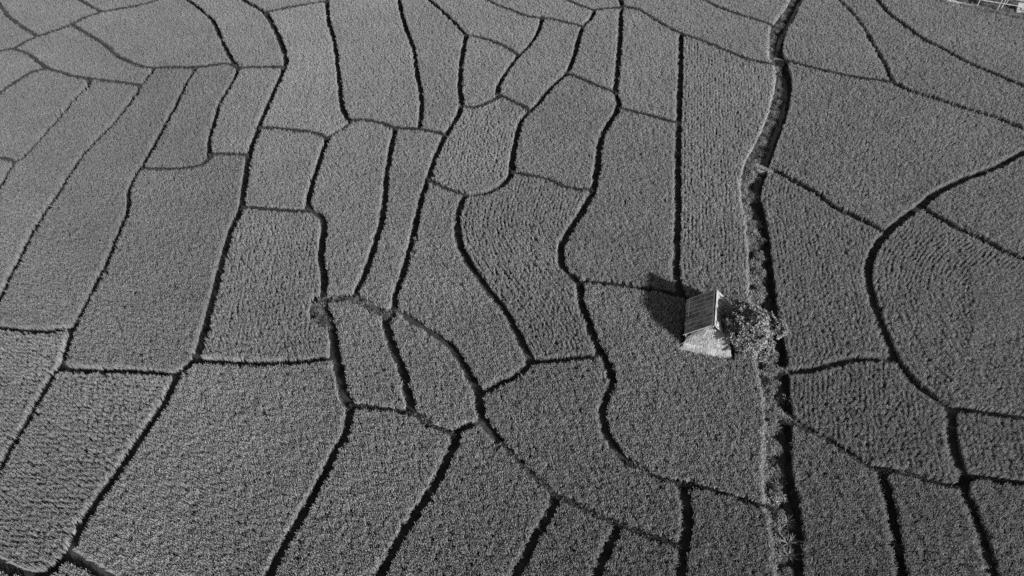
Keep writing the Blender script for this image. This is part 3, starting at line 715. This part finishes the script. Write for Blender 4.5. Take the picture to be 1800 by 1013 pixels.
# ---------------------------------------------------------------- leaves, tree, shrubs, spiky plants
def leaf_cluster(V, Fc, c, axis, n, length, width, rs, open_=1.1):
    """a rosette of pointed folded leaves round an axis"""
    axis = Vector(axis).normalized(); a = axis.orthogonal().normalized(); b = axis.cross(a)
    c = Vector(c)
    for k in range(n):
        t = 2 * math.pi * (k + rs.rand()) / n * 1.6
        tilt = open_ * (0.35 + .75 * rs.rand())
        d = (axis * math.cos(tilt) + (a * math.cos(t) + b * math.sin(t)) * math.sin(tilt)).normalized()
        L = length * (.65 + .6 * rs.rand()); s = d.cross(axis)
        if s.length < 1e-3: s = a
        s = s.normalized() * width * (.75 + .5 * rs.rand()); up = s.cross(d).normalized() * width * .35
        p0 = c + d * .03; m = p0 + d * L * .5 - up; e = p0 + d * L - axis * L * .18
        o = len(V)
        V += [p0, m + s + up * 2, e, m - s + up * 2, m]
        Fc += [(o, o + 1, o + 4), (o + 1, o + 2, o + 4), (o, o + 4, o + 3), (o + 4, o + 2, o + 3)]

rs = np.random.RandomState(4)
TREE = (17.7, 34.35)
tree = empty('leafy_tree', (*TREE, 0))
tag(tree, 'bushy broad leaved tree between the hut and the ditch', 'tree')
tv = tube_vf([(0, 0, -.05), (.05, .02, .5), (-.03, .08, 1.1), (.05, .1, 1.7)], [.17, .13, .115, .09], 10)
trunk = link_mesh('trunk', *tv, M['bark'], tree, smooth=True)
lobes = []
for k in range(42):
    th = rs.rand() * 2 * math.pi; ph = math.acos(1 - rs.rand() * 1.35); r = .5 + .55 * rs.rand()
    p = np.array([math.sin(ph) * math.cos(th) * 2.2, math.sin(ph) * math.sin(th) * 1.85, math.cos(ph) * 1.75]) * r
    if p[0] < -.9 and p[1] < -.2 and p[2] < .2: continue
    lobes.append((p + [-.25, 0, 2.2], .36 + .3 * rs.rand()))
for k in range(9):
    th = rs.rand() * 2 * math.pi
    lobes.append((np.array([math.cos(th) * .75 + .75, math.sin(th) * 1.4, .75 + rs.rand() * .5]), .45))
for k, (p, r) in enumerate(lobes[::4]):
    bv = tube_vf([(0, .05, .7 + .08 * k), tuple(p * [.45, .45, .5] + [0, 0, .6]), tuple(p)], [.06, .045, .015], 6)
    link_mesh('limb', *bv, M['bark'], tree, smooth=True)
V, Fc = [], []
for p, r in lobes:                                   # each lobe carries a handful of leaf rosettes
    for j in range(int(20 * (r / .5) ** 2)):
        d = rs.normal(size=3); d[2] = abs(d[2]) * .9 - .2; d /= np.linalg.norm(d)
        q = p + d * r * (.75 + .4 * rs.rand())
        ax = d + (q - np.array([0, 0, 1.6])) * .25 + np.array([0, 0, .45])
        leaf_cluster(V, Fc, q, ax, 15, .31, .066, rs, 1.2)
        leaf_cluster(V, Fc, q + d * .06, ax, 6, .2, .035, rs, .6)
crown = link_mesh('crown', V, Fc, M['leaf'], tree)

def shrub_mesh(seed, wid, hgt):
    rs = np.random.RandomState(seed); V, Fc = [], []
    blobs = [(np.array([rs.normal(0, .3) * wid, rs.normal(0, .3) * wid, hgt * (.35 + .4 * rs.rand())]), .22 + .16 * rs.rand()) for _ in range(9)]
    for p, r in blobs:
        for j in range(16):
            d = rs.normal(size=3); d[2] = abs(d[2]) - .1; d /= np.linalg.norm(d)
            leaf_cluster(V, Fc, p + d * r * rs.uniform(.5, 1.05), d + np.array([0, 0, .7]), 6, .2, .028, rs)
    S, Sf = [], []
    for p, r in blobs[:5]:
        S, Sf = merge((S, Sf), tube_vf([(0, 0, -.1), tuple(p * [.5, .5, .6]), tuple(p)], [.02, .015, .006], 5))
    a = bpy.data.meshes.new('foliage'); a.from_pydata([tuple(v) for v in V], [], Fc); a.materials.append(M['shrub'])
    b = bpy.data.meshes.new('stem'); b.from_pydata([tuple(v) for v in S], [], [tuple(f) for f in Sf]); b.materials.append(M['bark'])
    return a, b
shrub_kinds = [shrub_mesh(60 + k, w, h) for k, (w, h) in enumerate([(.9, .8), (1.0, 1.0), (.8, .65), (1.1, .8)])]
SHRUBS = [
    (22.95, 54.4, 1.0, 'leafy shrub on the ditch bank just below the upper earth crossing'),
    (22.2, 51.7, .95, 'low ditch shrub at the bend where the ditch narrows'),
    (22.1, 48.3, .8, 'small dark shrub midway between the ditch bend and the tree'),
    (21.6, 46.0, 1.0, 'rounded ditch shrub third above the tree'),
    (21.1, 43.8, 1.1, 'broad ditch shrub second above the tree'),
    (20.75, 41.8, 1.15, 'bushy ditch shrub closest above the tree'),
    (20.2, 39.9, 1.2, 'dark shrub at the upper edge of the tree crown'),
    (19.75, 36.9, 1.1, 'shrub half hidden behind the tree crown beside the ditch'),
    (19.55, 34.9, 1.2, 'leafy shrub under the right side of the tree crown'),
    (19.3, 33.3, 1.15, 'leafy shrub at the lower right edge of the tree crown'),
    (19.1, 32.0, 1.3, 'large pale shrub directly below the tree on the bank'),
    (18.95, 30.4, 1.15, 'second shrub below the tree on the ditch bank'),
    (18.35, 27.9, 1.0, 'low shrub beside the lower earth crossing of the ditch'),
    (18.05, 25.6, .95, 'shrub in the lower ditch just under the earth crossing'),
    (17.8, 23.8, 1.0, 'shrub in the lower ditch level with the cross furrow'),
    (17.45, 22.0, .85, 'small shrub just above the spiky plants in the ditch'),
    (16.9, 20.35, 1.05, 'soft pale shrub left of the uppermost spiky plant'),
    (16.75, 16.9, .9, 'shrub cut by the bottom edge at the foot of the ditch'),
    (27.2, 65.0, .8, 'small shrub in the shaded upper ditch'),
    (25.0, 60.2, .85, 'low shrub in the ditch above the upper earth crossing'),
]
for i, (x, y, s, lab) in enumerate(SHRUBS):
    u_ = float(ditch_u(np.array([x]), np.array([y]))[0])
    z = float(np.interp(u_, [0, .12, .45, .66, .8], [.06, .06, -.06, -.38, -.5])) if cell_at(ditch_mask.astype(int), np.array([x]), np.array([y]), 0)[0] else .05
    o = empty('shrub', (x, y, z), rng.rand() * 6.28); s *= .78; o.scale = (s, s, s * rng.uniform(.85, 1.1))
    tag(o, lab, 'shrub', 'shrubs along the ditch')
    for nm, me in zip(('foliage', 'stem'), shrub_kinds[i % 4]):
        c = bpy.data.objects.new(nm, me); col.objects.link(c); c.parent = o

def spike_leaf(seed):
    rs = np.random.RandomState(seed); V, Fc = [], []
    L, lift, w = rs.uniform(.75, 1.05), rs.uniform(.75, 1.15), .03
    for i in range(6):
        t = i / 5; x = L * t * math.cos(lift * (1 - .75 * t)); z = L * (math.sin(lift) * t - .38 * t * t)
        ww = w * (1 - t) ** .6 + .003
        V += [(x, -ww, z + ww * .5), (x, 0, z), (x, ww, z + ww * .5)]
    for i in range(5):
        o = 3 * i; Fc += [(o, o + 3, o + 4, o + 1), (o + 1, o + 4, o + 5, o + 2)]
    me = bpy.data.meshes.new('leaf'); me.from_pydata(V, [], Fc); me.materials.append(M['spike'])
    return me
spikes = [spike_leaf(90 + k) for k in range(5)]
for x, y, z, s, lab in [(17.62, 20.15, -.15, .85, 'spiky rosette plant in the lower ditch, uppermost of three'),
                        (17.3, 18.75, -.1, 1.15, 'largest spiky rosette plant in the lower ditch, with upright pale leaves'),
                        (17.12, 17.95, -.1, .95, 'spiky rosette plant in the lower ditch nearest the bottom edge')]:
    s *= .85; o = empty('spiky_plant', (x, y, z)); o.scale = (s, s, s)
    tag(o, lab, 'plant', 'spiky plants in the ditch')
    st = link_mesh('stem', *tube_vf([(0, 0, -.3), (0, 0, .15), (0, 0, .4)], [.06, .055, .03], 8), M['bark'], o)
    for k in range(24):
        c = bpy.data.objects.new('leaf', spikes[k % 5]); col.objects.link(c); c.parent = o
        c.location = (0, 0, .2 + .2 * rng.rand())
        c.rotation_euler = (rng.uniform(-.35, .35), rng.uniform(-.9, .55), 2.4 * k + rng.uniform(-.2, .2))

# ---------------------------------------------------------------- the hut
hut = empty('field_hut', (HUT[0], HUT[1], 0), HUT_RZ)
tag(hut, 'small field hut with dark panelled gable roof and pale straw front', 'hut')
RZ, EZ, EX, HY = 3.3, 1.6, 1.86, 1.78        # ridge height, eave height, eave reach, half length of the roof
pitch = math.atan2(RZ - EZ, EX); slope_len = math.hypot(RZ - EZ, EX)
def on_roof(side, s, y, lift):
    """s: metres down the slope from the ridge"""
    x = s * math.cos(pitch) + lift * math.sin(pitch); z = RZ - s * math.sin(pitch) + lift * math.cos(pitch)
    return (side * x, y, z)
def slab_on_roof(side, s0, s1, y0, y1, l0, l1, tilt=0.0):
    v = []
    for l in (l0, l1):
        for (s, y) in ((s0, y0), (s1, y0), (s1, y1), (s0, y1)):
            v.append(on_roof(side, s, y, l + tilt * (s - s0) / max(.01, s1 - s0)))
    f = [(0, 1, 2, 3), (7, 6, 5, 4), (0, 4, 5, 1), (1, 5, 6, 2), (2, 6, 7, 3), (3, 7, 4, 0)]
    if side < 0: f = [tuple(reversed(q)) for q in f]
    return v, f
cuts = [0, .14, .26, .37, .5, .62, .73, .86, 1.0]
SHEETS = ['sheet', 'sheet', 'sheet_dark', 'sheet_grey']
for side in (-1, 1):
    for i in range(8):
        y0, y1 = -HY + 2 * HY * cuts[i] + .004, -HY + 2 * HY * cuts[i + 1] - .004
        for j, (s0, s1) in enumerate([(.06, .68), (.65, 1.3), (1.27, 1.9), (1.87, slope_len)]):
            link_mesh('roof_sheet', *slab_on_roof(side, s0, s1 + (random.uniform(-.04, .06) if j == 3 else 0), y0, y1, .045 - .013 * j + random.uniform(0, .006), .056 - .013 * j + random.uniform(0, .006)), M[random.choice(SHEETS)], hut)
    for i, c in enumerate(cuts):
        y = -HY + 2 * HY * c
        w = .026 if i in (0, 8) else random.uniform(.011, .019)
        v, f = slab_on_roof(side, .1, slope_len + .02 + random.uniform(-.25, .06) * (0 < i < 8), y - w, y + w, .068, .09)
        sk = random.uniform(-.05, .05) if 0 < i < 8 else 0       # the strips are laid by eye, not quite square
        v = [(a, b + sk * abs(a), c) for a, b, c in v]
        link_mesh('roof_strip', v, f, M['strip'], hut)
    link_mesh('eave_pole', *tube_vf([on_roof(side, slope_len - .12, -HY - .05, -.07), on_roof(side, slope_len - .12, HY + .05, -.07)], [.045, .045], 8), M['post'], hut)
link_mesh('roof_strip', *slab_on_roof(-1, slope_len - .36, slope_len - .31, -.1, HY - .05, .088, .105), M['strip'], hut)
for y0, y1, lift in ((-HY - .04, .35, .11), (.2, HY + .04, .13)):
    V, Fc = merge(slab_on_roof(-1, -.01, .1, y0, y1, lift - .012, lift), slab_on_roof(1, -.01, .24, y0, y1, lift - .012, lift))
    link_mesh('ridge_cap', V, Fc, M['cap'], hut)
# a loose, bent pale sheet on the sunny slope near the front
V, Fc = [], []
for i in range(7):
    for j in range(6):
        s, y = .2 + i * .13, -HY + .02 + j * .15
        V.append(on_roof(1, s, y, .1 + .05 * math.sin(i * 1.4 + j * .8) + .03 * random.random()))
for i in range(6):
    for j in range(5): Fc.append((i * 6 + j, i * 6 + j + 1, i * 6 + j + 7, i * 6 + j + 6))
loose = link_mesh('roof_sheet', V, Fc, M['cap'], hut); loose['label'] = 'loose pale crumpled sheet on the sunny roof slope'
link_mesh('ridge_pole', *tube_vf([(0, -HY - .06, RZ - .1), (0, HY + .06, RZ - .1)], [.05, .05], 8), M['post'], hut)
for x in (-1.55, 1.55):
    for y in (-1.5, 1.5):
        link_mesh('post', *tube_vf([(x, y, -.1), (x, y, 1.85)], [.07, .06], 8), M['post'], hut)
def plank(x0, x1, y0, y1, z0, z1a, z1b, axis):
    """an upright board whose top follows the roof"""
    if axis == 'x': v = [(x0, y0, z0), (x1, y0, z0), (x1, y1, z0), (x0, y1, z0), (x0, y0, z1a), (x1, y0, z1b), (x1, y1, z1b), (x0, y1, z1a)]
    else: v = [(x0, y0, z0), (x1, y0, z0), (x1, y1, z0), (x0, y1, z0), (x0, y0, z1a), (x1, y0, z1a), (x1, y1, z1b), (x0, y1, z1b)]
    return v, [(0, 3, 2, 1), (4, 5, 6, 7), (0, 1, 5, 4), (1, 2, 6, 5), (2, 3, 7, 6), (3, 0, 4, 7)]
for x in (-1.6, 1.6):
    for k in range(12):
        y0 = -1.5 + k * .25; d = random.uniform(-.012, .012)
        link_mesh('wall_plank', *plank(x - .015 + d, x + .015 + d, y0 + .006, y0 + .244, 0, 1.78, 1.78, 'y'), M['plank'], hut)
for y in (-1.52, 1.52):
    for k in range(12):
        x0 = -1.5 + k * .25; d = random.uniform(-.012, .012)
        top = lambda x: RZ - .1 - abs(x) * math.tan(pitch)
        link_mesh('wall_plank', *plank(x0 + .006, x0 + .244, y - .015 + d, y + .015 + d, 0, top(x0 + .006), top(x0 + .244), 'x'), M['plank'], hut)

def thatch(outline_w, z0, z1, y0, y1, bulge, n_straw, seed, z_hem=.12):
    """a straw tier: bulged bed plus loose straws lying on it; outline_w(t) half widths at height t (0 bottom, 1 top)"""
    rs = np.random.RandomState(seed); nx, nz = 22, 10
    def surf(a, t):
        l, r = outline_w(max(0.0, t))
        x = l + (r - l) * a
        z = z0 + (z1 - z0) * t
        y = y0 + (y1 - y0) * t - bulge * math.sin(math.pi * min(1, max(0, a))) ** .6
        return Vector((x, y, z))
    V, Fc = [], []
    for k in range(nz + 1):
        for i in range(nx + 1):
            p = surf(i / nx, k / nz)
            if k == 0: p.z += rs.uniform(-.09, .1)
            p += Vector(rs.normal(0, .015, 3)); V.append(p)
    for k in range(nz):
        for i in range(nx):
            o = k * (nx + 1) + i; Fc.append((o, o + 1, o + nx + 2, o + nx + 1))
    m = len(V)
    V += [Vector((v.x * .97, v.y + .16, v.z)) for v in V[:m]]
    Fc += [tuple(reversed([q + m for q in f])) for f in Fc]
    rim = [i for i in range(nx + 1)] + [k * (nx + 1) + nx for k in range(1, nz + 1)] + [nz * (nx + 1) + i for i in range(nx - 1, -1, -1)] + [k * (nx + 1) for k in range(nz - 1, 0, -1)]
    for a, b in zip(rim, rim[1:] + rim[:1]): Fc.append((b, a, a + m, b + m))
    bed = link_mesh('thatch_tier', V, Fc, M['thatch'], hut)
    V, Fc = [], []
    for k in range(n_straw):
        a, t = rs.rand(), rs.uniform(.0, 1.0)
        L = rs.uniform(.22, .5); dt = L / (z1 - z0)
        p = surf(a, t); q = surf(a + rs.normal(0, .03), max(-.25, t - dt))
        q += Vector((0, -rs.uniform(.03, .09), 0)); p += Vector((0, -.012, 0))
        s = Vector((1, rs.normal(0, .35), 0)) * rs.uniform(.012, .022)
        o = len(V); V += [p - s, p + s, q + s * .6, q - s * .6]; Fc.append((o, o + 1, o + 2, o + 3))
    st = link_mesh('straw', V, Fc, M['straw'], bed); st['kind'] = 'stuff'
thatch(lambda t: (-1.66 + 1.05 * t ** 1.9, 1.7 - 1.1 * t ** 1.9), .72, 2.78, -1.86, -1.64, .16, 2300, 31)
thatch(lambda t: (-1.95 + .22 * t, 1.98 - .24 * t), .16, .98, -2.24, -1.92, .12, 1900, 32)

# ---------------------------------------------------------------- the yard corner at the top right
def pole(name, a, b, r, parent, mat='pole'):
    return link_mesh(name, *tube_vf([a, b], [r, r * .9], 8), M[mat], parent)
fb, fe = Vector((58.0, 88.55, 0)), Vector((68.0, 84.6, 0))
fd = (fe - fb).normalized()
fence = empty('pole_fence', (58.0, 88.55, .1)); tag(fence, 'fence of pale thin poles along the yard edge in the top right corner', 'fence')
def F_(s, z, off=0): p = fd * s + Vector((-fd.y, fd.x, 0)) * off; return (p.x, p.y, z)
for s, h in ((.8, 2.2), (3.15, 1.9), (3.5, 1.95), (7.2, 1.9)):
    pole('post', F_(s, -.1), F_(s, h), .05, fence)
pole('rail', F_(-.6, .98, -.08), F_(9.6, .92, -.08), .04, fence)
back = empty('pole_rack', (62.5, 88.6, .1)); tag(back, 'low pale pole frame standing behind the top right fence', 'rack')
for s in (0, 2.9):
    pole('post', F_(s, -.1), F_(s, 1.0), .045, back)
pole('rail', F_(-.3, .95, -.07), F_(4.5, .95, -.07), .04, back)
kerb = empty('concrete_kerb', (55.35, 89.5, 0), math.atan2(88.35 - 89.45, 58.25 - 55.35))
tag(kerb, 'pale concrete kerb at the field edge left of the top right fence', 'kerb')
for k, (l, h, w) in enumerate(((1.15, .42, .36), (1.05, .36, .3), (.9, .28, .2))):
    x0 = sum((1.17, 1.07, .92)[:k])
    v, f = box_vf(x0, x0 + l, -w / 2, w / 2, 0, h)
    v = [(x, y * (.8 if z > .1 else 1), z) for x, y, z in v]
    link_mesh('kerb_block', v, f, M['concrete'], kerb)
steps = empty('concrete_steps', (63.2, 86.75, 0), math.atan2(fd.y, fd.x))
tag(steps, 'pale stepped concrete block in the yard at the right edge', 'steps')
for k in range(3):
    v, f = box_vf(-.15 + .0 * k, 3.4, .42 * k, 1.3, .05 + .26 * k + (.004 if k else 0), .31 + .26 * k)
    link_mesh('step', v, f, M['concrete'], steps)
pot = link_mesh('bucket', *tube_vf([(0, 0, 0), (0, 0, .3), (0, 0, .33)], [.13, .17, .15], 12), M['concrete'], None, (62.95, 88.35, .136))
tag(pot, 'small round pale bucket on the ground behind the top right fence', 'bucket')
for i, (x, y, s, lab) in enumerate([(56.9, 90.3, 1.0, 'small yard shrub just behind the concrete kerb'),
                                    (59.6, 88.9, .8, 'low yard shrub between the first two fence posts'),
                                    (66.4, 89.6, 1.7, 'dark yard shrub in the very top right corner')]):
    o = empty('shrub', (x, y, .12), i * 1.3); o.scale = (s, s, s); tag(o, lab, 'shrub', 'shrubs in the yard')
    for nm, me in zip(('foliage', 'stem'), shrub_kinds[i]):
        c = bpy.data.objects.new(nm, me); col.objects.link(c); c.parent = o
